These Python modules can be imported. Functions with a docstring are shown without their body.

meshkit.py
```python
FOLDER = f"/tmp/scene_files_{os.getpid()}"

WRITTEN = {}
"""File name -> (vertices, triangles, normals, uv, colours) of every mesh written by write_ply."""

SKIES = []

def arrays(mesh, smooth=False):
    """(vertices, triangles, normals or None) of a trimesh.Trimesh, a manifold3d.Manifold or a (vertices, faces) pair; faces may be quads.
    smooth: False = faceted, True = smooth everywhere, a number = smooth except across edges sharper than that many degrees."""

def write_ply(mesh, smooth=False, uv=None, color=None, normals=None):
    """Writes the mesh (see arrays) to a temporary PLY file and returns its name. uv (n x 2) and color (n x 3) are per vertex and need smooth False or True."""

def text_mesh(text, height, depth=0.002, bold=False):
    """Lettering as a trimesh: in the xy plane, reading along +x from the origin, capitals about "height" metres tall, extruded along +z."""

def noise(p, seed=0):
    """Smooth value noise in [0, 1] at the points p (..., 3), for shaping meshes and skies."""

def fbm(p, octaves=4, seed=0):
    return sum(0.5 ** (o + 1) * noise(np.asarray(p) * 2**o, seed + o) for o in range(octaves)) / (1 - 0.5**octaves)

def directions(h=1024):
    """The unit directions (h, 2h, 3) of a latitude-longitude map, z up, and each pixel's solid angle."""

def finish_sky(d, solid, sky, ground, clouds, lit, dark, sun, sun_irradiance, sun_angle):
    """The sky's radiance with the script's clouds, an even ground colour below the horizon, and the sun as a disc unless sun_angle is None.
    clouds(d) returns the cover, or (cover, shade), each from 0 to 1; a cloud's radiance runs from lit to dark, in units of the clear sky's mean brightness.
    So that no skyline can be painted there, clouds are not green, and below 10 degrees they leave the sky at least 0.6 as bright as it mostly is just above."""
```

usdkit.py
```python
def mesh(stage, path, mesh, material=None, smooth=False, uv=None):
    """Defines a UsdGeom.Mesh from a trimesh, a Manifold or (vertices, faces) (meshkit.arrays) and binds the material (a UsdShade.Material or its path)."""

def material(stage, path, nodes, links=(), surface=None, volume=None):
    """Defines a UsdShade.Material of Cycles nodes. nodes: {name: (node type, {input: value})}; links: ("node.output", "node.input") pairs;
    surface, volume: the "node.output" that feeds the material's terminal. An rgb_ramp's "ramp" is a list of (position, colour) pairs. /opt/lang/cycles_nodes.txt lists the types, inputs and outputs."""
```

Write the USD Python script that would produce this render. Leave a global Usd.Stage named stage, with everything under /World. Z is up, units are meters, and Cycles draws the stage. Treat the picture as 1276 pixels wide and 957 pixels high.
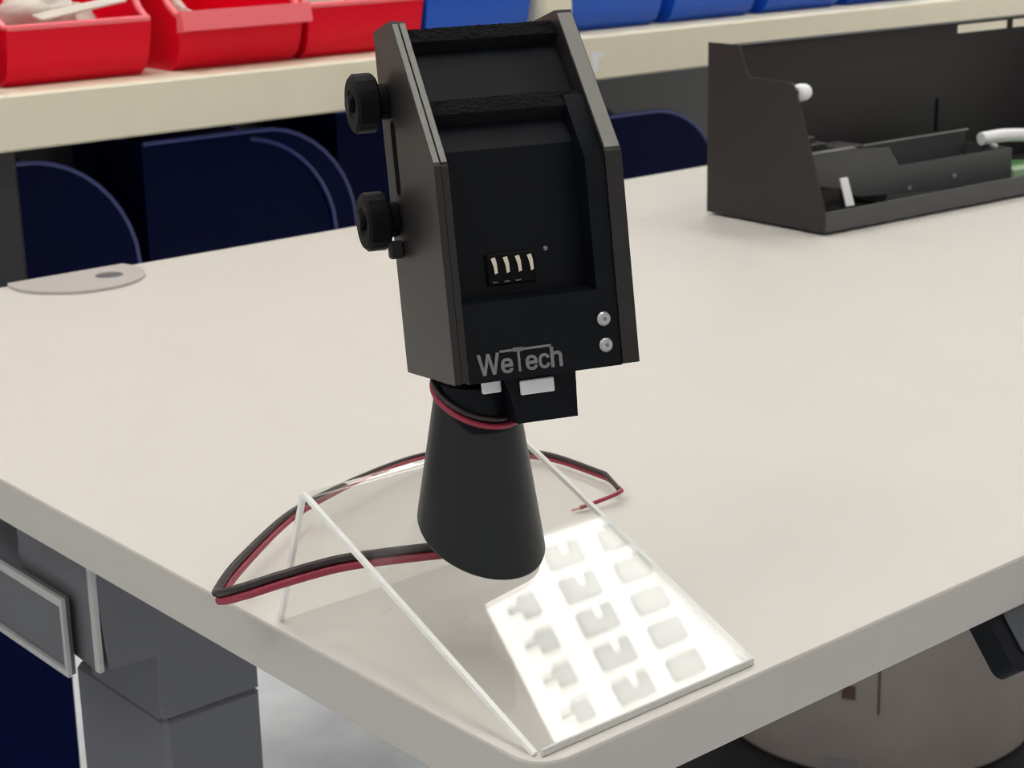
import math, numpy as np, trimesh, usdkit, meshkit
import manifold3d as m3
from shapely.geometry import Polygon, LineString, Point, box as sbox
from shapely.ops import unary_union
from pxr import Usd, UsdGeom, UsdLux, UsdShade, Gf, Sdf

stage = Usd.Stage.CreateInMemory()
UsdGeom.SetStageUpAxis(stage, 'Z')
UsdGeom.SetStageMetersPerUnit(stage, 1.0)
UsdGeom.Xform.Define(stage, '/World')
TZ = 0.74                       # height of the desk top; lengths below are measured from the desk's near corner

# ------------------------------------------------------------------ camera, ambient, exposure
cam = UsdGeom.Camera.Define(stage, '/World/camera')
C0 = np.array([-.3565, -.4117, .2947 + TZ])
cr, cu, cw = np.array([.7594, -.6503, -.0215]), np.array([.1963, .1974, .9605]), np.array([.6204, .7336, -.2776])
mt = np.eye(4); mt[0, :3], mt[1, :3], mt[2, :3], mt[3, :3] = cr, cu, -cw, C0
cam.AddTransformOp().Set(Gf.Matrix4d(mt.tolist()))
cam.CreateHorizontalApertureAttr(36.0)
cam.CreateFocalLengthAttr(36.0 * 2202.9 / 1276)
cam.CreateClippingRangeAttr(Gf.Vec2f(.02, 100))
cam.CreateExposureAttr(0.0)
cam.CreateFStopAttr(31.0); cam.CreateFocusDistanceAttr(0.70)
LAMP = 8.5                     # radiance of the ceiling lamps' diffusers
dome = UsdLux.DomeLight.Define(stage, '/World/room_light')
dome.CreateColorAttr(Gf.Vec3f(1.0, .97, .93)); dome.CreateIntensityAttr(0.2)

# ------------------------------------------------------------------ materials
LK = '/World/Looks/'
UsdGeom.Scope.Define(stage, '/World/Looks')


def plain(name, col, rough=.5, spec=.5, metal=0, bump=0, bscale=400, mott=0, mscale=30, coat=0, sss=0):
    n = {'p': ('principled_bsdf', {'base_color': col, 'roughness': rough, 'specular_ior_level': spec, 'metallic': metal, 'coat_weight': coat})}
    l = []
    if mott:
        c2 = tuple(min(1, c * (1 + mott)) for c in col); c1 = tuple(c * (1 - mott) for c in col)
        n |= {'t': ('texture_coordinate', {}), 'n': ('noise_texture', {'scale': mscale, 'detail': 4}), 'r': ('rgb_ramp', {'ramp': [(.3, c1), (.7, c2)]})}
        l += [('t.object', 'n.vector'), ('n.fac', 'r.fac'), ('r.color', 'p.base_color')]
    if bump:
        n |= {'tb': ('texture_coordinate', {}), 'nb': ('noise_texture', {'scale': bscale, 'detail': 3}), 'b': ('bump', {'strength': bump, 'distance': .001})}
        l += [('tb.object', 'nb.vector'), ('nb.fac', 'b.height'), ('b.normal', 'p.normal')]
    return usdkit.material(stage, LK + name, n, l, surface='p.BSDF')


M = {}
M['laminate'] = plain('laminate', (.625, .595, .555), .42, .4, bump=.04, bscale=900, mott=.012, mscale=14)
M['edge_band'] = plain('edge_band', (.50, .475, .445), .5, .35)
M['steel_grey'] = plain('steel_grey', (.115, .118, .132), .5, .4, bump=.05)
M['steel_light'] = plain('steel_light', (.42, .42, .42), .45, .5)
M['black_plastic'] = plain('black_plastic', (.0028, .0040, .0066), .48, .14, bump=.05, bscale=1500)
M['black_side'] = plain('black_side', (.0165, .0145, .0145), .42, .34, bump=.05, bscale=1500)
M['black_matte'] = plain('black_matte', (.0025, .0025, .0035), .6, .14)
M['cone_plastic'] = plain('cone_plastic', (.0055, .0072, .0088), .38, .36, bump=.06, bscale=1200)
M['foam'] = plain('foam', (.0075, .0072, .009), .9, .12, bump=.9, bscale=700)
M['gold'] = plain('gold', (.72, .66, .55), .3, .5, 1)
M['screw'] = plain('screw', (.45, .45, .46), .35, .5, .7)
M['print_grey'] = plain('print_grey', (.19, .19, .20), .6, .3)
M['white_plastic'] = plain('white_plastic', (.82, .82, .84), .4)
M['wire_red'] = plain('wire_red', (.30, .022, .05), .38, .5)
M['wire_black'] = plain('wire_black', (.02, .012, .012), .4, .5)
M['copper'] = plain('copper', (.6, .33, .22), .35, .5, 1)
M['box_black'] = plain('box_black', (.023, .021, .0215), .5, .4, bump=.12, bscale=1800)
M['box_grey'] = plain('box_grey', (.065, .066, .068), .45, .5, bump=.1, bscale=1800)
M['pcb'] = plain('pcb', (.13, .33, .12), .45, mott=.3, mscale=200)
M['cream'] = plain('cream', (.80, .74, .585), .5, .4, mott=.02)
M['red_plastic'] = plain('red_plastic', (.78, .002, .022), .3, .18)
M['red_rim'] = plain('red_rim', (.90, .16, .19), .3, .5)  # pink tone with the lip highlight put into the colour
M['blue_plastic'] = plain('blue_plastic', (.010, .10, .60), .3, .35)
M['blue_rim'] = plain('blue_rim', (.09, .19, .55), .3, .5)  # rim highlight put into a paler blue than the body
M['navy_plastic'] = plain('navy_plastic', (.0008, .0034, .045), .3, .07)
M['navy_rim_glint'] = plain('navy_rim_glint', (.065, .08, .30), .22, .6)  # lamp highlight on the tub rims put into this paler colour
M['dark_steel'] = plain('dark_steel', (.035, .033, .036), .55, .4)
M['panel_grey'] = plain('panel_grey', (.31, .31, .315), .6, .3)
M['grommet'] = plain('grommet', (.47, .435, .42), .45)
M['paper_white'] = plain('paper_white', (.8, .78, .74), .7, mott=.05)
M['floor'] = plain('floor', (.82, .86, .92), .45, .4, mott=.12, mscale=9)
M['ceiling'] = plain('ceiling', (.8, .8, .78), .8)
M['wall'] = plain('wall', (.62, .60, .57), .8, mott=.03, mscale=3)
M['mat_black'] = plain('mat_black', (.02, .02, .024), .8, bump=.4, bscale=300)
M['taupe'] = plain('taupe', (.385, .345, .325), .75, .2, bump=.2, bscale=500, mott=.08, mscale=12)
M['taupe_dark'] = plain('taupe_dark', (.13, .085, .07), .8, .2)
M['pcb_pale'] = plain('pcb_pale', (.42, .58, .40), .45)
M['sheet_edge'] = plain('sheet_edge', (.16, .16, .16), .4, .5)
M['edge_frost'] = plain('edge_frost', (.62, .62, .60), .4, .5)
M['edge_sheen'] = plain('edge_sheen', (.20, .195, .18), .4, .5)  # lighter tone holding the ceiling reflection of the sloping panel edges
M['chrome'] = plain('chrome', (.6, .6, .6), .25, .5, 1)
M['screen'] = plain('screen', (.05, .055, .065), .25)
M['acrylic'] = usdkit.material(stage, LK + 'acrylic', {
    't': ('transparent_bsdf', {'color': (.955, .955, .95)}), 'g': ('glossy_bsdf', {'color': (1, 1, 1), 'roughness': .005}),
    'f': ('layer_weight', {'blend': .5}), 'q': ('math', {'math_type': 'power', 'value2': 5.0}),
    'k': ('math', {'math_type': 'multiply_add', 'value2': .95, 'value3': .045}), 'm': ('mix_closure', {})},
    [('f.facing', 'q.value1'), ('q.value', 'k.value1'), ('k.value', 'm.fac'), ('t.BSDF', 'm.closure1'), ('g.BSDF', 'm.closure2')], surface='m.closure')
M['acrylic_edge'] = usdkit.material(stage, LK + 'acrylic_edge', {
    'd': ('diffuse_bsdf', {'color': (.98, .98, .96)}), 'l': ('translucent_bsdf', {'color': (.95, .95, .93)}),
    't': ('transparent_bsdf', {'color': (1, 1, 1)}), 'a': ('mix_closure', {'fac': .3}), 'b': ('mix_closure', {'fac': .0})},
    [('d.BSDF', 'a.closure1'), ('l.BSDF', 'a.closure2'), ('a.closure', 'b.closure1'), ('t.BSDF', 'b.closure2')], surface='b.closure')  # white colour stands in for light piped out at the cut edges
M['lamp'] = usdkit.material(stage, LK + 'lamp', {'e': ('emission', {'color': (1.0, .965, .91), 'strength': LAMP})}, [], surface='e.emission')
M['louvre'] = usdkit.material(stage, LK + 'louvre', {
    'd': ('diffuse_bsdf', {'color': (.7, .72, .73)}), 'l': ('translucent_bsdf', {'color': (.80, .84, .86)}), 'm': ('mix_closure', {'fac': .88})},
    [('d.BSDF', 'm.closure1'), ('l.BSDF', 'm.closure2')], surface='m.closure')
M['bag'] = usdkit.material(stage, LK + 'bag', {
    'p': ('principled_bsdf', {'base_color': (.85, .80, .72), 'roughness': .35}), 'l': ('translucent_bsdf', {'color': (.8, .75, .68)}), 'm': ('mix_closure', {'fac': .3})},
    [('p.BSDF', 'm.closure1'), ('l.BSDF', 'm.closure2')], surface='m.closure')

# ------------------------------------------------------------------ helpers
used = {}


def numbered(parent, name):
    k = parent + '/' + name
    n = used.get(k, 0); used[k] = n + 1
    return k if n == 0 else f'{k}_{n:03d}'


def data(prim, **kw):
    for k, v in kw.items():
        if v:
            prim.SetCustomDataByKey(k, v)
    return prim


BASE = {}


def thing(name, label, cat, base=(0, 0, 0), rotz=0, group=None):
    x = UsdGeom.Xform.Define(stage, numbered('/World', name))
    b = np.array([base[0], base[1], base[2] + TZ], float)
    x.AddTranslateOp().Set(Gf.Vec3d(*b))
    if rotz:
        x.AddRotateZOp().Set(float(rotz))
    data(x.GetPrim(), label=label, category=cat, group=group)
    BASE[str(x.GetPath())] = np.array(base, float)
    return str(x.GetPath())


def arr(mesh):
    if isinstance(mesh, m3.Manifold):
        mm = mesh.to_mesh(); return np.array(mm.vert_properties[:, :3], float), np.array(mm.tri_verts)
    if isinstance(mesh, (list,)):
        mesh = trimesh.util.concatenate([tm(x) for x in mesh])
    return np.array(mesh.vertices, float), np.array(mesh.faces)


def tm(mesh):
    return mesh if isinstance(mesh, trimesh.Trimesh) else trimesh.Trimesh(*arr(mesh), process=False)


def part(parent, name, mesh, mat, smooth=35, label=None, local=False, kind=None):
    """a part of a thing; the mesh is in desk coordinates unless local"""
    v, f = arr(mesh)
    top = '/'.join(parent.split('/')[:3])
    if not local:
        v = v - BASE[top]
    p = usdkit.mesh(stage, numbered(parent, name), (v, f), M[mat], smooth=smooth)
    data(p.GetPrim(), label=label, kind=kind)
    return str(p.GetPath())


def single(name, mesh, mat, smooth=35, label=None, cat=None, group=None, kind=None):
    v, f = arr(mesh)
    p = usdkit.mesh(stage, numbered('/World', name), (v + [0, 0, TZ], f), M[mat], smooth=smooth)
    data(p.GetPrim(), label=label, category=cat, group=group, kind=kind)
    return str(p.GetPath())


def dup(src, name, label, cat, base, rotz=0, group=None):
    x = UsdGeom.Xform.Define(stage, numbered('/World', name))
    x.GetPrim().GetReferences().AddInternalReference(src)
    x.ClearXformOpOrder()
    t = x.GetPrim().GetAttribute('xformOp:translate'); t.Set(Gf.Vec3d(base[0], base[1], base[2] + TZ))
    ops = [UsdGeom.XformOp(t)]
    if rotz:
        r = x.GetPrim().GetAttribute('xformOp:rotateZ')
        if not r:
            r = x.GetPrim().CreateAttribute('xformOp:rotateZ', Sdf.ValueTypeNames.Float)
        r.Set(float(rotz)); ops.append(UsdGeom.XformOp(r))
    x.SetXformOpOrder(ops)
    data(x.GetPrim(), label=label, category=cat, group=group)
    x.GetPrim().SetInstanceable(True)
    return str(x.GetPath())


def rbox(x0, x1, y0, y1, z0, z1, b=.001):
    b = min(b, .45 * (x1 - x0), .45 * (y1 - y0), .45 * (z1 - z0))
    P = []
    for i in range(3):
        d = [b, b, b]; d[i] = 0
        for x in (x0 + d[0], x1 - d[0]):
            for y in (y0 + d[1], y1 - d[1]):
                for z in (z0 + d[2], z1 - d[2]):
                    P.append((x, y, z))
    return trimesh.convex.convex_hull(np.array(P))


def extr(poly, lo, hi, plane):
    """shapely polygon extruded. plane 'xy': along z; 'xz': (x,z) along y; 'yz': (y,z) along x"""
    gs = getattr(poly, 'geoms', [poly]); out = []
    for g in gs:
        m = trimesh.creation.extrude_polygon(g, hi - lo, engine='earcut')
        v = np.array(m.vertices); a, b, c = v[:, 0], v[:, 1], v[:, 2] + lo
        if plane == 'xy': w, flip = np.stack([a, b, c], 1), False
        elif plane == 'xz': w, flip = np.stack([a, c, b], 1), True
        else: w, flip = np.stack([c, a, b], 1), False
        f = np.array(m.faces)
        out.append(trimesh.Trimesh(w, f[:, ::-1] if flip else f, process=False))
    return trimesh.util.concatenate(out)


def spline(P, n=8):
    P = np.array(P, float); Q = np.vstack([2 * P[0] - P[1], P, 2 * P[-1] - P[-2]]); out = []
    for i in range(1, len(Q) - 2):
        for t in np.linspace(0, 1, n, endpoint=False):
            a, b, c, d = Q[i - 1:i + 3]
            out.append(.5 * (2 * b + (c - a) * t + (2 * a - 5 * b + 4 * c - d) * t * t + (3 * b - a - 3 * c + d) * t ** 3))
    out.append(P[-1])
    return np.array(out)


def tube(P, r, n=10, closed=False):
    P = np.array(P, float); k = len(P); r = np.broadcast_to(r, (k,))
    T = np.roll(P, -1, 0) - np.roll(P, 1, 0) if closed else np.gradient(P, axis=0)
    T = T / np.linalg.norm(T, axis=1, keepdims=True)
    u = np.cross(T[0], [0, 0, 1.]); u = u if np.linalg.norm(u) > .1 else np.cross(T[0], [0, 1., 0]); V = []
    a = np.arange(n) * 2 * np.pi / n
    for i in range(k):
        u = u - T[i] * (u @ T[i]); u /= np.linalg.norm(u); w = np.cross(T[i], u)
        V.append(P[i] + r[i] * (np.cos(a)[:, None] * u + np.sin(a)[:, None] * w))
    V = np.vstack(V); F = []
    for i in range(k if closed else k - 1):
        j = (i + 1) % k
        for q in range(n):
            A, B, Cc, D = i * n + q, i * n + (q + 1) % n, j * n + (q + 1) % n, j * n + q
            F += [(A, B, Cc), (A, Cc, D)]
    if not closed:
        s, e = len(V), len(V) + 1
        V = np.vstack([V, P[0], P[-1]])
        for q in range(n):
            F += [(s, (q + 1) % n, q), (e, (k - 1) * n + q, (k - 1) * n + (q + 1) % n)]
    return trimesh.Trimesh(V, F, process=False)


def lathe(prof, n=48, axis='z', origin=(0, 0, 0)):
    """closed solid of revolution; prof = (radius, height) from axis to axis"""
    m = trimesh.creation.revolve(np.array(prof, float), sections=n)
    v = np.array(m.vertices); f = np.array(m.faces)
    if axis == 'x': v = v[:, [2, 0, 1]]
    if axis == 'y': v = v[:, [1, 2, 0]]
    return trimesh.Trimesh(v + np.array(origin), f, process=False)


def disc_prof(r, h0, h1, b):
    return [(0, h0), (r - b, h0), (r, h0 + b), (r, h1 - b), (r - b, h1), (0, h1)]


def manif(t):
    t = tm(t); t.merge_vertices()
    return m3.Manifold(m3.Mesh(np.asarray(t.vertices, np.float32), np.asarray(t.faces, np.uint32)))


def rrect(x0, x1, y0, y1, r):
    return sbox(x0 + r, y0 + r, x1 - r, y1 - r).buffer(r, 6)


# ------------------------------------------------------------------ the room
single('floor', rbox(-5, 7, -4, 5, -TZ - .1, -TZ, .001), 'floor', False, 'pale blue-grey smooth floor under the desk', None, None, 'structure')
single('ceiling', rbox(-5, 7, -4, 5, 2.32, 2.42, .001), 'ceiling', False, 'white ceiling with recessed louvred lamps', None, None, 'structure')
single('wall_back', rbox(-5, 7, 2.6, 2.7, -TZ, 2.32, .001), 'wall', False, 'plain wall behind the shelving', None, None, 'structure')


# ------------------------------------------------------------------ ceiling lamps (the near one is mirrored in the acrylic)
def lamp():
    t = thing('ceiling_lamp', 'louvred ceiling lamp mirrored as white panel in the acrylic stand', 'ceiling lamp', (1.915, .09, 2.26))
    fr = sbox(-.275, -.625, .36, .625).difference(sbox(-.25, -.6, .335, .6))
    part(t, 'frame', extr(fr, 0, .06, 'xy'), 'ceiling', local=True)
    part(t, 'diffuser', rbox(-.25, .335, -.6, .6, .03, .055, .002), 'lamp', False, local=True, label='glowing white diffuser')
    n = 0
    for r, (xc, w) in enumerate(((-.150, .062), (0.0, .092), (.150, .088))):
        for k in range(15):
            y = .55 - k * .0765
            if r == 0:   # a cross-shaped cell
                g = unary_union([rrect(xc - .01, xc + w / 2, y - .026, y + .026, .006), rrect(xc - .042, xc + w / 2, y - .006, y + .012, .003)])
            elif r == 1:  # notched cell
                g = rrect(xc - w / 2, xc + w / 2, y - .029, y + .029, .006).difference(rrect(xc - .004, xc + .024, y + .004, y + .04, .004))
            else:
                g = rrect(xc - w / 2, xc + w / 2, y - .028, y + .028, .012)
            part(t, 'louvre_cell', extr(g, .012, .026, 'xy'), 'louvre', False, local=True)
    return t


lamp0 = lamp()
for i in (-2, -1, 0, 1):  # remaining lamps are unseen, added to balance light on the desk faces
    for j in (0, 1):
        if i or j:
            where = {(-2, 0): 'far to the left of the desk', (-2, 1): 'far left, level with the shelving', (-1, 0): 'just left of the desk corner', (-1, 1): 'over the left end of the shelving',
                     (0, 1): 'over the shelving behind the desk', (1, 0): 'beyond the right end of the desk', (1, 1): 'over the right end of the shelving'}[(i, j)]
            dup(lamp0, 'ceiling_lamp', 'added unseen louvred ceiling lamp ' + where, 'ceiling lamp', (1.915 + 1.9 * i, .09 + 1.75 * j, 2.26))

# ------------------------------------------------------------------ the desk
desk = thing('desk', 'light beige laminate desk with grey steel frame in the foreground', 'desk', (0, 0, -TZ))
TD = .025
top = sbox(0, 0, 1.7, .844)
top = top.intersection(unary_union([sbox(.014, 0, 1.7, .844), sbox(0, .014, 1.7, .844), Point(.014, .014).buffer(.014, 12)]))

def plate_with_bevel(poly, z0, z1, b):
    """slab with bevelled rim: hull of inset outlines (convex outlines only)"""
    P = []
    for ins, z in ((b, z1), (b * .3, z1 - b * .3), (0, z1 - b), (0, z0 + b), (b, z0)):
        c = np.array(poly.buffer(-ins, join_style=2).exterior.coords)[:-1]
        P.append(np.c_[c, np.full(len(c), z)])
    return trimesh.convex.convex_hull(np.vstack(P))


part(desk, 'tabletop', plate_with_bevel(top, -TD, 0, .0014), 'laminate', 40)
band = top.buffer(.0002).difference(top.buffer(-.0004))
part(desk, 'edge_band', extr(band, -TD + .0014, -.0014, 'xy'), 'edge_band', 40, 'matt grey-beige edge band')
# frame under the left end
part(desk, 'side_rail', rbox(.060, .090, .470, .80, -.139, -TD, .002), 'steel_grey')
LY = .382
brk = Polygon([(.026, -TD), (.1215, -TD), (.1215, -.1445), (.0615, -.1445), (.0595, -.1065), (.0315, -.105)])
part(desk, 'leg_bracket', extr(brk, LY, LY + .004, 'xz'), 'steel_grey', False)
part(desk, 'bracket_flange', extr(Polygon([(LY + .0045, -TD), (LY + .085, -TD), (LY + .085, -.10), (LY + .0045, -.105)]), .026, .0285, 'yz'), 'steel_grey', False)
part(desk, 'inner_leg', rbox(.0615, .1195, LY + .0045, LY + .085, -.30, -TD, .002), 'steel_grey')
part(desk, 'outer_leg', rbox(.0605, .1225, LY - .001, LY + .103, -TZ + .03, -.1445, .003), 'steel_grey')
part(desk, 'foot', rbox(.055, .13, .06, .80, -TZ, -TZ + .03, .004), 'steel_grey')
loop = sbox(.4015, -.1120, .66, -.0672).difference(sbox(.4045, -.1085, .656, -.0720))
part(desk, 'cable_frame', extr(loop, .0175, .0198, 'yz'), 'steel_light', False, 'light grey rectangular steel cable frame')
part(desk, 'cable_frame_back', rbox(.0199, .0230, .4030, .66, -.1119, -.0673, .0005), 'steel_grey')
part(desk, 'bracket_edge', rbox(.0255, .0290, LY - .0006, LY + .004, -.1055, -TD - .001, .0006), 'steel_light', label='bare light edge of leg bracket')
part(desk, 'frame_beam', rbox(.125, 1.6, .40, .45, -.085, -TD, .003), 'steel_grey')
part(desk, 'outer_leg', rbox(1.62, 1.682, LY - .001, LY + .103, -TZ + .03, -TD, .003), 'steel_grey')
part(desk, 'foot', rbox(1.61, 1.69, .06, .80, -TZ, -TZ + .03, .004), 'steel_grey')
# cable cover at the back edge
cov = Point(.252, .826).buffer(.052, 24).intersection(sbox(0, 0, 1, .8435))
slot = Point(.273, .813).buffer(.011, 12)
g = part(desk, 'cable_cover', extr(cov.difference(slot), .0002, .0024, 'xy'), 'grommet', False, 'grey-beige half-round cable cover at back edge')
part(g, 'cable_slot', extr(slot.buffer(-.0002), .0002, .0012, 'xy'), 'steel_grey', False, 'dark slot of the cable cover')


# handset under the front edge
def place(mesh, R, o):
    t = tm(mesh).copy(); t.vertices = np.array(t.vertices) @ np.array(R).T + np.array(o); return t


ang = math.radians(52)
Rh = np.array([[1, 0, 0], [0, math.cos(ang), math.sin(ang)], [0, -math.sin(ang), math.cos(ang)]])
Rh = np.array([[1, 0, 0], [0, math.cos(ang), -math.sin(ang)], [0, math.sin(ang), math.cos(ang)]])
ho = (.2645, .002, -.0255)
hs = extr(rrect(0, .10, -.026, .006, .006), -.012, 0, 'xy')
h = part(desk, 'handset', place(hs, Rh, ho), 'black_plastic', 40, 'black rounded height control handset')
part(h, 'handset_screen', place(extr(rrect(.010, .09, -.020, .002, .003), .0002, .0010, 'xy'), Rh, ho), 'screen', 40, 'dark grey display')
part(h, 'handset_button', place(extr(rrect(.030, .033, -.0105, -.0075, .001), .0012, .0018, 'xy'), Rh, ho), 'white_plastic', 40)

# ------------------------------------------------------------------ acrylic stand
SL = math.tan(math.radians(24.27)); Y0 = .008; AX0, AX1 = .004, .117
prof = LineString([(Y0, .0008), (.1415, .0602), (.1437, .0609), (.1452, .0600), (.167, .0008)])
sheet = prof.buffer(.0010, cap_style=2, join_style=1)
sheet = sheet.intersection(sbox(-1, 0.0001, 1, 1))
st = thing('acrylic_stand', 'clear bent acrylic sheet stand at the desk corner under the black cone', 'stand', (.06, .08, 0))
part(st, 'bent_sheet', extr(sheet, AX0 + .0021, AX1 - .0021, 'yz'), 'acrylic', 50)
part(st, 'cut_edge', extr(sheet, AX0, AX0 + .002, 'yz'), 'acrylic_edge', 50, 'frosted left cut edge, piped light put into its white colour')
part(st, 'cut_edge', extr(sheet, AX1 - .002, AX1, 'yz'), 'acrylic_edge', 50, 'frosted right cut edge, piped light put into its white colour')


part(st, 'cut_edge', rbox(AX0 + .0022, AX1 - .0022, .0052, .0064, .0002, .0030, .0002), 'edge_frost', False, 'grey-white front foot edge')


def slope_z(y):
    return .0018 + (y - Y0) * SL + .0006


# ------------------------------------------------------------------ cone horn with device on top
CX, CY = .057, .098


def ring(r, zc, n=64, cx=CX, cy=CY):
    a = np.arange(n) * 2 * np.pi / n
    x, y = cx + r * np.cos(a), cy + r * np.sin(a)
    return np.c_[x, y, zc + (y - cy) * SL]


def stack_rings(rs, n=64):
    V = np.vstack([ring(r, z, n) for r, z in rs]); F = []
    for i in range(len(rs) - 1):
        for q in range(n):
            A, B, Cc, D = i * n + q, i * n + (q + 1) % n, (i + 1) * n + (q + 1) % n, (i + 1) * n + q
            F += [(A, B, Cc), (A, Cc, D)]
    s = len(V); V = np.vstack([V, V[:n].mean(0), V[-n:].mean(0)])
    for q in range(n):
        F += [(s, (q + 1) % n, q), (s + 1, (len(rs) - 1) * n + q, (len(rs) - 1) * n + (q + 1) % n)]
    return trimesh.Trimesh(V, F, process=False)


zb = slope_z(CY) + .0002
dev = thing('charging_cradle', 'black battery cradle with white lettering on a cone base', 'charging cradle', (CX, CY, .04))
part(dev, 'cone_base', stack_rings([(.0235, zb), (.0248, zb + .0007), (.0252, zb + .002), (.0162, .1015), (.0156, .1023)]), 'cone_plastic', 40, 'charcoal cone-shaped base')
part(dev, 'neck', lathe(disc_prof(.0154, .090, .1085, .0005), 40, 'z', (.0560, .0965, 0)), 'black_plastic')

# the cradle's own frame: a = width, b = depth, c = height
RM = np.array([[.9327, .3574, .048], [-.3603, .9175, .1683], [.0161, -.1743, .9846]]); DO = np.array([.0232, .0689, .1175])
DW, DD, DH1, DH = .0722, .0645, .0787, .1341


def D(mesh):
    return place(mesh, RM, DO)


slotp = rrect(.047, .0535, .069, .098, .003)
pan = Polygon([(0, 0), (0, DH1), (.0385, DH), (DD, DH - .0015), (DD, 0)])
pan = pan.buffer(-.0012, join_style=2).buffer(.0012, 4)
part(dev, 'side_panel', D(extr(pan.difference(slotp), 0, .0026, 'yz')), 'black_side', False, 'outer plate of the left side')
part(dev, 'side_panel', D(extr(pan.difference(slotp.buffer(.0002)).buffer(-.0004, join_style=2), .0029, .0055, 'yz')), 'black_side', False)
pan2 = Polygon([(0, 0), (0, DH1), (.0385, DH), (DD, DH - .0015), (DD, .060), (.020, 0)])
part(dev, 'side_panel', D(extr(pan2, DW - .0066, DW, 'yz')), 'black_side', False)
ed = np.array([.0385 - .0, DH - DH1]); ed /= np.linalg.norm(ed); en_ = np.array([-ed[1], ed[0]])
for a0, a1 in ((.0003, .0024), (.0031, .0053), (DW - .0062, DW - .0004)):  # thin strips painting ceiling sheen along the sloping panel edges
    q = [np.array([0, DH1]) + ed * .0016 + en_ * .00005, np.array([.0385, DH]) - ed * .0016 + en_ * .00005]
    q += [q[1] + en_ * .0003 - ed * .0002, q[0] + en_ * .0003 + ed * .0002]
    part(dev, 'panel_sheen', D(extr(Polygon(q), a0, a1, 'yz')), 'edge_sheen', False, 'sloping edge of the side panel with ceiling sheen put into its colour')
A0, A1 = .0057, DW - .0068
shell = Polygon([(.0008, -.0004), (.0008, .0285), (.0125, .0300), (.0125, .0835), (.047, .1290), (.060, .1290), (.060, .080), (.026, .012), (.0225, -.0004)])
part(dev, 'body', D(extr(shell, A0, A1, 'yz')), 'black_plastic', False)
part(dev, 'mount_block', D(rbox(.012, .044, .0228, .056, -.0002, .016, .001)), 'black_plastic')
part(dev, 'pocket_rail', D(extr(Polygon([(.0009, .0283), (.0009, .0770), (.0175, .1010), (.0255, .1010), (.0124, .0836), (.0124, .0283)]), A1 - .0075, A1, 'yz')), 'black_plastic')
dirv = np.array([.047 - .0125, .1290 - .0835]); dirv /= np.linalg.norm(dirv); nrm = np.array([-dirv[1], dirv[0]])


def strip(s0, s1, h):
    o = np.array([.0125, .0835])
    q = [o + dirv * s0 + nrm * .0001, o + dirv * s1 + nrm * .0001, o + dirv * (s1 - .001) + nrm * h, o + dirv * (s0 + .001) + nrm * h]
    m = extr(Polygon(q), A0 + .0004, A1 - .0004, 'yz').subdivide_to_size(.0016)
    v = np.array(m.vertices)
    d = (meshkit.noise(v * 900, 3) - .5) * .0008
    v[:, 1] -= d; v[:, 2] += d * .6
    return trimesh.Trimesh(v, m.faces, process=False)


part(dev, 'foam_strip', D(strip(.012, .021, .0055)), 'foam', 60, 'rough black foam strip across the middle')
part(dev, 'foam_strip', D(strip(.048, .0565, .0050)), 'foam', 60, 'rough black foam strip at the top')
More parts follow.
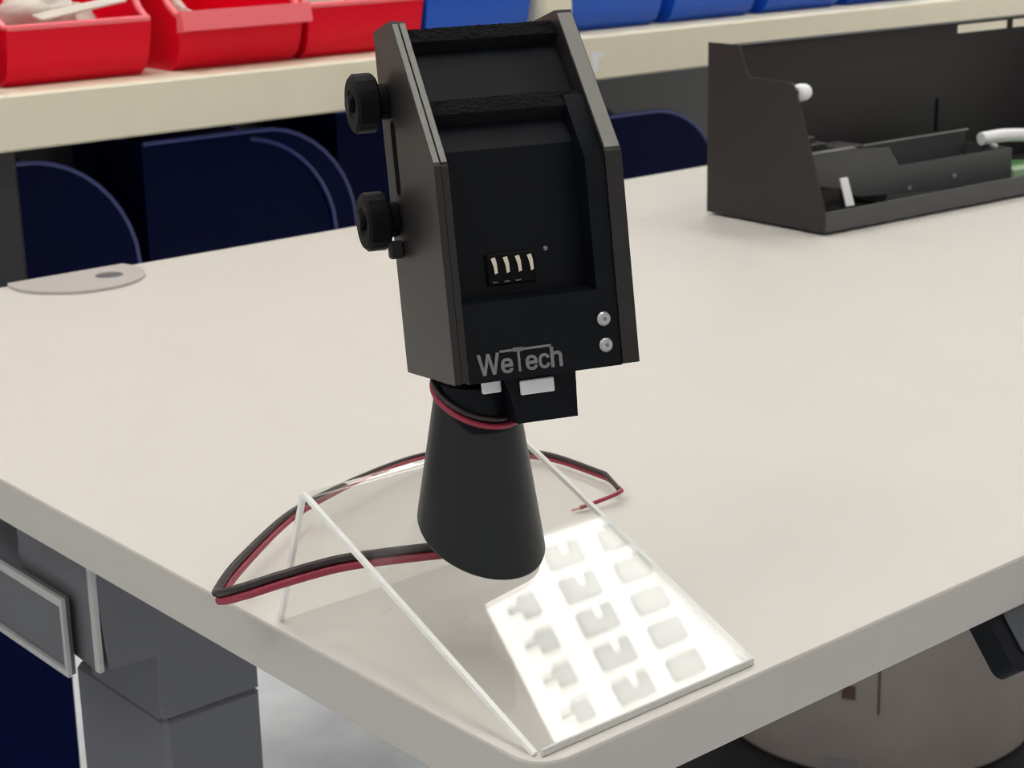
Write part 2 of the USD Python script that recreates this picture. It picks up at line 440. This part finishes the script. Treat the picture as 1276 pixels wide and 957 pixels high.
# contacts
cb = part(dev, 'contact_block', D(rbox(.0196, .0385, .0108, .0124, .0335, .0452, .0005)), 'black_matte')
for k in range(4):
    a = .0222 + k * .0047
    part(cb, 'contact_pin', D(extr(Polygon([(a - .0013, .0437), (a + .0004, .0440), (a + .0009, .0418), (a + .0010, .0382), (a - .0002, .0378), (a - .0004, .0405)]), .0094, .0107, 'xz')), 'gold', False, 'bright metal spring contact' if k == 0 else None)
for k in range(3):
    part(cb, 'solder_leg', D(rbox(.0212 + k * .0045, .0232 + k * .0045, .0102, .0107, .0345, .0350, .0001)), 'print_grey')
part(dev, 'indicator', D(lathe(disc_prof(.0009, -.0003, .0006, .0002), 14, 'y', (.0435, .0120, .0452))), 'print_grey', label='tiny grey indicator')
for c in (.0175, .0078):
    s = part(dev, 'screw', D(lathe([(0, .0004), (.0026, .0004), (.0027, -.0004), (.0021, -.0011), (0, -.0013)][::-1], 24, 'y', (.0595, .0003, c))), 'screw', label='bright screw head')
    part(s, 'screw_recess', D(lathe(disc_prof(.0008, -.00135, -.00105, .0001), 6, 'y', (.0595, .0003, c))), 'print_grey', False)


def letters(txt, h, a0, c0, sx=1.0):
    t = meshkit.text_mesh(txt, h, .0003, True); v = np.array(t.vertices)
    w = np.c_[a0 + v[:, 0] * sx, .0007 - v[:, 2], c0 + v[:, 1]]
    return trimesh.Trimesh(w, np.array(t.faces), process=False), v[:, 0].max() * sx


x = .0093
txt = []
for ch, h, adv in (('W', .0074, .0088), ('e', .0068, .0051), ('T', .0084, .0044), ('e', .0068, .0051), ('c', .0068, .0047), ('h', .0072, .005)):
    m, w = letters(ch, h, 0, .0024)
    v = np.array(m.vertices); v[:, 0] = x + (v[:, 0] - v[:, 0].min()) * (adv - .0004) / np.ptp(v[:, 0])
    txt.append(trimesh.Trimesh(v, m.faces, process=False)); x += adv
txt.append(rbox(.0180, .0380, .0004, .0007, .0098, .0107, .0001))
part(dev, 'lettering', D(txt), 'print_grey', False, 'grey techno-style lettering with a long bar over it')
# thumb knobs on the left side
for i, (b, c) in enumerate(((.0560, .1055), (.0575, .0605))):
    r = .0112 if i == 0 else .0112
    pr = [(0, -.0005), (.0068, -.0005), (.0068, -.0045), (r - .001, -.0045), (r, -.0055), (r, -.0125), (r - .0012, -.0137), (.006, -.0137), (.0055, -.0130), (0, -.0130)]
    kn = lathe(pr[::-1], 40, 'x', (0, 0, 0)); v = np.array(kn.vertices)
    rr = np.hypot(v[:, 1], v[:, 2]); an = np.arctan2(v[:, 2], v[:, 1])
    s = np.where((rr > r * .95), 1 + .018 * np.cos(24 * an), 1); v[:, 1] *= s; v[:, 2] *= s
    v += [0, b, c]
    k = part(dev, 'thumb_knob', D(trimesh.Trimesh(v, kn.faces, process=False)), 'black_matte', 30, 'black thumb knob, upper' if i == 0 else 'black thumb knob, lower')
    part(k, 'bolt', D(lathe(disc_prof(.0035, -.0155, -.0131, .0004), 20, 'x', (0, b, c))), 'black_plastic')
part(dev, 'clip', D(rbox(-.006, -.0003, .0495, .0535, .0455, .0525, .0008)), 'black_side')
# pivot bracket below
bp = part(dev, 'pivot_bracket', D(extr(Polygon([(.0235, -.0006), (.0517, -.0006), (.0510, -.0191), (.0270, -.0190)]), .014, .030, 'xz')), 'black_plastic', False)
part(bp, 'connector', D(rbox(.0288, .0422, .0122, .0138, -.0083, -.0028, .0004)), 'white_plastic', label='white plastic connector on the bracket')
part(dev, 'connector', D(rbox(.0157, .0232, .0180, .0200, -.0068, -.0008, .0005)), 'white_plastic', label='small white connector under the cradle')


def neckloop(dz, dr, seed):
    a = np.linspace(0, 2 * np.pi, 60, endpoint=False); r = .0172 + dr
    x, y = .0567 + r * np.cos(a), .0975 + r * np.sin(a)
    return tube(np.c_[x, y,   .1012 + dz + (y - CY) * SL * 1.0], .0012, 10, True)


nl = thing('neck_wire', 'red and black wire wound round the neck of the black cradle', 'wire', (.0567, .0975, .097))
part(nl, 'red_wire', neckloop(-.0003, .0002, 0), 'wire_red', 60)
part(nl, 'black_wire', neckloop(.0024, -.0002, 2), 'wire_black', 60, 'dark wire')

# ------------------------------------------------------------------ twin cable lying on the desk
path = [(.056, .104, .0350), (.0468, .114, .0335), (.0329, .1305, .0300), (.0176, .1426, .0275), (-.0035, .1497, .0250), (-.0165, .1570, .0215), (-.0215, .1690, .0165), (-.013, .1830, .0125), (.0101, .2046, .0115), (.0565, .2372, .0120),
        (.0922, .2496, .0135), (.1313, .2640, .0115), (.1682, .2760, .0070), (.1987, .2708, .0042), (.2139, .2467, .0035), (.2182, .2298, .0035), (.2173, .1959, .0035)]
tw = thing('twin_cable', 'red and black twin cable looping past the acrylic stand to bare ends', 'cable', (.1, .22, 0))
sp = spline(path, 9); nn = len(sp); f = np.linspace(0, 1, nn)
sp[:, 2] += .0012
rad = np.interp(f, [0, .50, .66, .76, .86, 1], [.0018, .0017, .0009, .0009, .0013, .0012])
tg = np.gradient(sp, axis=0); tg /= np.linalg.norm(tg, axis=1, keepdims=True)
up = np.array([-.15, .45, .9]); side = up - tg * (tg @ up)[:, None]; side /= np.linalg.norm(side, axis=1, keepdims=True)
sb = sp + side * rad[:, None] * 1.0; sr = sp - side * rad[:, None] * 1.0
sr[:, 2] = np.maximum(sr[:, 2], rad + .0003); sb[:, 2] = np.maximum(sb[:, 2], rad + .0003)
part(tw, 'black_wire', tube(np.vstack([sb, [(.2110, .1820, .0045), (.2075, .1765, .0050)]]), np.r_[rad, .0012, .0010], 10), 'wire_black', 60)
sr2 = np.vstack([sr, spline([sr[-1], (.2095, .1775, .0045), (.2035, .1715, .0060), (.1960, .1725, .0045), (.1815, .1760, .0022)], 6)[1:]])
part(tw, 'red_wire', tube(sr2, np.r_[rad, np.full(len(sr2) - nn, .0010)], 10), 'wire_red', 60)
part(tw, 'bare_end', tube([(.1815, .1760, .0022), (.1770, .1770, .0018)], .0006, 8), 'copper', 60, 'bare copper end')
part(tw, 'bare_end', tube([(.2075, .1765, .0050), (.2050, .1730, .0052)], .0006, 8), 'copper', 60)

# ------------------------------------------------------------------ black enclosure on the right
th = math.radians(-3.0); RB = np.array([[math.cos(th), -math.sin(th), 0], [math.sin(th), math.cos(th), 0], [0, 0, 1]]); OB = np.array([.7716, .518, .0015])


def B(mesh):
    return place(mesh, RB, OB)


en = thing('metal_enclosure', 'open black sheet-metal enclosure with a tray inside on the desk', 'enclosure', (.95, .58, 0))
lp = Polygon([(.0, .001), (.0, .018), (.0272, .0936), (.0385, .1205), (.0415, .1221), (.0895, .1225), (.0935, .1280), (.1025, .1490), (.140, .1490), (.140, .001)])
part(en, 'side_wall', B(extr(lp, 0, .0016, 'yz')), 'box_black', False)
part(en, 'side_wall', B(extr(lp, .5184, .52, 'yz')), 'box_black', False)
bk = sbox(.0017, .001, .5183, .1455)
for k in range(2):
    bk = bk.difference(sbox(.333 + k * .0855, .1335, .411 + k * .0855, .1415))
part(en, 'back_wall', B(extr(bk, .1384, .14, 'xz')), 'box_black', False)
part(en, 'base_plate', B(rbox(.0017, .5183, .0017, .1383, .001, .0026, .0003)), 'box_black')
part(en, 'front_lip', B(rbox(.0017, .5183, 0, .0016, .001, .0182, .0004)), 'box_grey', label='lighter front lip of the enclosure')
part(en, 'top_flange', B(rbox(.0017, .5183, .128, .1383, .1440, .1455, .0004)), 'box_black')
fp = Polygon([(.012, .036), (.012, .0600), (.0733, .0600), (.1173, .0560), (.1311, .0385), (.2746, .0378), (.2895, .0370), (.2895, .0065), (.20, .0085), (.12, .0150), (.078, .0180), (.058, .027), (.012, .036)])
part(en, 'tray_front', B(extr(fp, .034, .0355, 'xz')), 'box_grey', False, 'grey inner tray front with sloped notch')
part(en, 'tray_top', B(rbox(.012, .0735, .0330, .040, .0602, .0616, .0004)), 'sheet_edge')
part(en, 'tray_back', B(rbox(.1173, .2895, .0885, .090, .004, .0500, .0004)), 'box_grey')
part(en, 'tray_back_flange', B(rbox(.1173, .2895, .0850, .0884, .0487, .0503, .0004)), 'sheet_edge')
part(en, 'tray_floor', B(rbox(.12, .288, .0357, .0883, .0045, .0058, .0004)), 'box_black')
part(en, 'tray_end', B(rbox(.2880, .2893, .0357, .0883, .006, .0375, .0004)), 'box_grey')
part(en, 'tray_end', B(rbox(.1175, .1188, .0357, .0883, .006, .0480, .0004)), 'box_grey')
part(en, 'crossbar', B(rbox(.119, .2878, .052, .057, .026, .030, .0005)), 'box_grey')
part(en, 'module', B([rbox(.02, .066, .060, .095, .040, .0635, .001), rbox(.030, .058, .066, .090, .0637, .069, .001)]), 'box_black')
part(en, 'module', B(rbox(.075, .108, .055, .085, .044, .0580, .001)), 'box_black')
part(en, 'antenna', B(lathe(disc_prof(.0018, .051, .082, .0004), 14, 'z', (.252, .094, 0))), 'black_matte')
part(en, 'white_knob', B(lathe([(0, .0085), (.0050, .0085), (.0068, .0100), (.0074, .0140), (.0066, .0165), (.0070, .0185), (.0058, .0215), (0, .0220)], 24, 'x', (0, .0432, .1124))), 'white_plastic', label='small white round knob by the side wall')
part(en, 'spindle', B(lathe(disc_prof(.0030, .0017, .0084, .0003), 14, 'x', (0, .0432, .1124))), 'black_matte')
part(en, 'white_tab', B(extr(Polygon([(.0215, .0440), (.0300, .0440), (.0395, .0195), (.0300, .0195)]), .003, .0045, 'xz')), 'white_plastic', False, 'white plastic tab behind the front lip')
for u, z in ((.1453, .0172), (.2063, .0207)):
    part(en, 'rivet', B(lathe(disc_prof(.0022, -.0009, .0003, .0003), 16, 'y', (u, .0336, z))), 'screw', label='bright rivet' if u > .2 else None)
part(en, 'corner_screw', B(lathe(disc_prof(.0035, .0376, .0415, .0006), 16, 'z', (.2755, .044, 0))), 'screw', label='bright screw at the tray corner')
part(en, 'circuit_board', B(rbox(.2915, .40, .03, .11, .0040, .0058, .0003)), 'pcb', label='green circuit board')
part(en, 'board_connector', B(rbox(.2935, .33, .033, .048, .006, .0165, .0006)), 'pcb_pale', label='pale green connector on the board')
part(en, 'white_cable', B(tube(spline([(.284, .066, .043), (.315, .06, .044), (.36, .052, .040), (.42, .05, .034), (.47, .07, .02)], 8), .0062, 14)), 'white_plastic', 60, 'thick white cable')

# ------------------------------------------------------------------ shelving behind the desk
rk = thing('shelving_rack', 'cream shelf on dark steel uprights behind the desk', 'shelf', (.8, 1.2, -TZ))
part(rk, 'shelf_board', rbox(-.7, 2.4, 1.0, 1.42, .0768, .1245, .002), 'cream', label='thick cream shelf board')
part(rk, 'upright', rbox(.917, .954, 1.022, 1.06, .1247, .60, .002), 'cream', label='cream upright between the blue bins')
for xa in (.262, 1.93):
    part(rk, 'leg', rbox(xa - .05, xa + .040, 1.02, 1.06, -TZ, .0766, .003), 'dark_steel')
for xa in (.262, 1.93):
    part(rk, 'leg', rbox(xa - .05, xa + .040, 1.36, 1.40, -TZ, .0766, .003), 'dark_steel')
part(rk, 'under_rail', rbox(.305, 1.87, 1.385, 1.40, -.10, .0766, .002), 'panel_grey', label='grey panel under the shelf')
part(rk, 'lower_shelf', rbox(-.7, 2.4, 1.0, 1.42, -.200, -.170, .002), 'dark_steel')
part(rk, 'edge_label', extr(Polygon([(.9590, .1085), (.9780, .1060), (.9770, .1010), (.9690, .1010), (.9680, .0850), (.9610, .0850)]), .9992, .9998, 'xz'), 'white_plastic', False, 'torn white sticker on the shelf edge')


def bin_parts(t, w, d, prof_side, front, wall, lip_path, mats, draft=.05, ledge=False, h=.1):
    """open-fronted stacking bin in its own frame: x 0..w, mouth towards -y"""
    outer = manif(extr(Polygon(prof_side).buffer(0), 0, w, 'yz'))
    fr = [(y + wall, z + (wall if z == 0 else 0)) for y, z in front]
    cav = Polygon(fr + [(fr[-1][0], 1), (d - wall, 1), (d - wall, wall)])
    inner = manif(extr(cav, wall, w - wall, 'yz'))
    body = tm(outer - inner)

    def dr(v):
        v = np.array(v); v[:, 0] = w / 2 + (v[:, 0] - w / 2) * (1 - draft * (1 - np.clip(v[:, 2] / h, 0, 1)))
        return v
    body.vertices = dr(body.vertices)
    part(t, 'body', body, mats[0], 30, local=True)
    L = [(wall * .5, y, z) for y, z in lip_path]; Rr = [(w - wall * .5, y, z) for y, z in lip_path][::-1]
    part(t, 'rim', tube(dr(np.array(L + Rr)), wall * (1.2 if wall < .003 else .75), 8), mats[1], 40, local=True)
    if ledge:
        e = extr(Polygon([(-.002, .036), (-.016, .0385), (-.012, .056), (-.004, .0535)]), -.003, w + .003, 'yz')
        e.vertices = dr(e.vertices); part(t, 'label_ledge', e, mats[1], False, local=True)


FR = [(.020, 0), (.008, .008), (.002, .020), (-.001, .035), (-.004, .0505)]
SIDE = FR + [(.004, .0525), (.016, .060), (.036, .088), (.050, .098), (.19, .100), (.19, 0)]
LIP = [(.188, .100), (.050, .098), (.036, .088), (.016, .060), (.004, .0525), (-.002, .0515)]


def small_bin(name, label, x, col, ledge=False, group=None):
    t = thing(name, label, 'bin', (x, 1.037, .1247))
    bin_parts(t, .143 if not ledge else .139, .19, SIDE, FR, .0026, LIP, (col + '_plastic', col + '_rim'), ledge=ledge)
    return t


r1 = small_bin('storage_bin', 'red plastic bin holding white crumpled bags, second from the left', .308, 'red')
small_bin('storage_bin', 'red plastic bin with jutting front ledge, between two plain red bins', .4765, 'red', True)
dup(r1, 'storage_bin', 'red plastic bin right beside the first blue bin', 'bin', (.6185, 1.037, .1247))
dup(r1, 'storage_bin', 'red plastic bin at the left edge of the photo, mostly cut off', 'bin', (.150, 1.037, .1247))
b1 = small_bin('storage_bin', 'blue plastic bin next to the last red bin', .7635, 'blue')
for x, lb in ((.964, 'blue plastic bin just right of the cream upright'), (1.124, 'blue plastic bin, second to the right of the cream upright'),
              (1.286, 'blue plastic bin, third to the right of the cream upright'), (1.447, 'blue plastic bin at the right end of the row')):
    dup(b1, 'storage_bin', lb, 'bin', (x, 1.037, .1247))


# contents
def crumple(c, s, seed, amp=.35):
    m = trimesh.creation.icosphere(4); v = np.array(m.vertices)
    d = 1 + amp * (meshkit.noise(v * 2.6 + 9, seed) - .5) * 2 + amp * .5 * np.abs(meshkit.noise(v * 6 + 3, seed + 5) - .5)
    v = v * d[:, None] * np.array(s); v[:, 2] = np.maximum(v[:, 2], -s[2] * .7)
    return trimesh.Trimesh(v + np.array(c), m.faces, process=False)


bg = thing('plastic_bag', 'crumpled white bag heaped in the second red bin', 'bag', (.375, 1.09, .128))
part(bg, 'bag_body', crumple((.372, 1.098, .170), (.042, .036, .040), 2), 'bag', 60)
part(bg, 'bag_strip', place(rbox(-.045, .045, -.008, .008, -.0012, .0012, .0005), trimesh.transformations.euler_matrix(.2, -.12, .12)[:3, :3], (.3900, 1.0520, .1880)), 'bag', 60, 'flat pale strip hanging over the bin front')
pb = single('plastic_bag', crumple((.505, 1.085, .160), (.018, .022, .024), 5), 'bag', 60, 'small white bag in the red bin with the ledge', 'bag')
pb = single('plastic_bag', crumple((.668, 1.10, .160), (.030, .03, .032), 8), 'bag', 60, 'pale grey bag in the red bin beside the blue ones', 'bag')
pb = single('plastic_bag', crumple((.815, 1.10, .162), (.034, .03, .033), 11), 'bag', 60, 'pale bag in the first blue bin after the red ones', 'bag')

# big navy bins on the lower shelf, mouths to the right
NF = [(.018, 0), (.004, .015), (0, .085)]
arc = [(.004, .094)] + [(.004 + .116 * (1 - math.cos(t)) ** 1.0, .094 + .121 * math.sin(t)) for t in np.linspace(.25, 1.45, 9)]
NS = NF + arc + [(.135, .215), (.26, .215), (.26, 0)]
NL = [(.258, .215), (.135, .215)] + arc[::-1] + [(.001, .088)]


def navy(label, x, y, z=-.1698, k=1.0, glint_arc=False):
    t = thing('tub', label, 'tub', (x, y, z), 90)
    S = lambda L: [(y, zz * k) for y, zz in L]
    bin_parts(t, .15, .26, S(NS), S(NF), .0035, S(NL), ('navy_plastic', 'navy_rim_glint'), draft=.02, h=.215)
    if glint_arc:
        part(t, 'glint_arc', tube([(-.0022, y + .030, zz * .97) for y, zz in NL[2:]], .0024, 8), 'navy_rim_glint', 40, local=True)  # added arc standing in for the rim highlight of a second tub
    return t


n0 = navy('glossy navy tub with rounded front beside the dark leg under the shelf', .476, 1.13)
navy('glossy navy tub with rounded edge and added second glint arc just left of the black cradle', .753, 1.15, glint_arc=True)
navy('navy tub set back behind the tub with the added glint arc, left of the cradle', 1.025, 1.205)
navy('glossy navy tub seen between the cradle and the black enclosure', 1.302, 1.13, k=.84)

# ------------------------------------------------------------------ under and behind the desk
dm = thing('drum_bin', 'large taupe round bin standing on the dark mat under the desk', 'bin', (1.305, .859, -TZ))
part(dm, 'body', lathe([(0, -.7318), (.190, -.7318), (.1975, -.725), (.1990, -.70), (.1990, -.30), (.196, -.275), (.19, -.27), (.188, -.28), (.188, -.715), (0, -.715)], 72, 'z', (1.305, .859, 0)), 'taupe', 40)


def on_drum(a0, a1, z0, z1, t=.0012, r=.1991):
    a = np.radians(np.linspace(a0, a1, 8)); o = [(r + t) * np.c_[np.cos(a), np.sin(a)], r * np.c_[np.cos(a), np.sin(a)][::-1]]
    return place(extr(Polygon(np.vstack(o)), z0, z1, 'xy'), np.eye(3), (1.305, .859, 0))


part(dm, 'seam', on_drum(-140.7, -140, -.645, -.30), 'taupe_dark', False, 'vertical seam of the bin')
part(dm, 'handle_hole', on_drum(-152.5, -148, -.629, -.612), 'taupe_dark', False, 'dark hand hole')
part(dm, 'sticker', on_drum(-158, -146, -.722, -.706), 'panel_grey', False, 'faded blue-grey sticker')
single('floor_mat', rbox(1.0, 1.85, .25, .985, -TZ + .0003, -TZ + .008, .003), 'mat_black', 35, 'black rubber mat on the floor under the desk', 'mat')
tb = thing('tub', 'dark navy tub on the floor behind the desk leg at lower left', 'tub', (-.25, .865, -TZ + .0003))
bin_parts(tb, .485, .125, [(.01, 0), (0, .48), (.125, .48), (.115, 0)], [(.01, 0), (0, .48)], .005, [(.122, .48), (.0025, .48)], ('navy_plastic', 'navy_plastic'), draft=.0, h=.48)
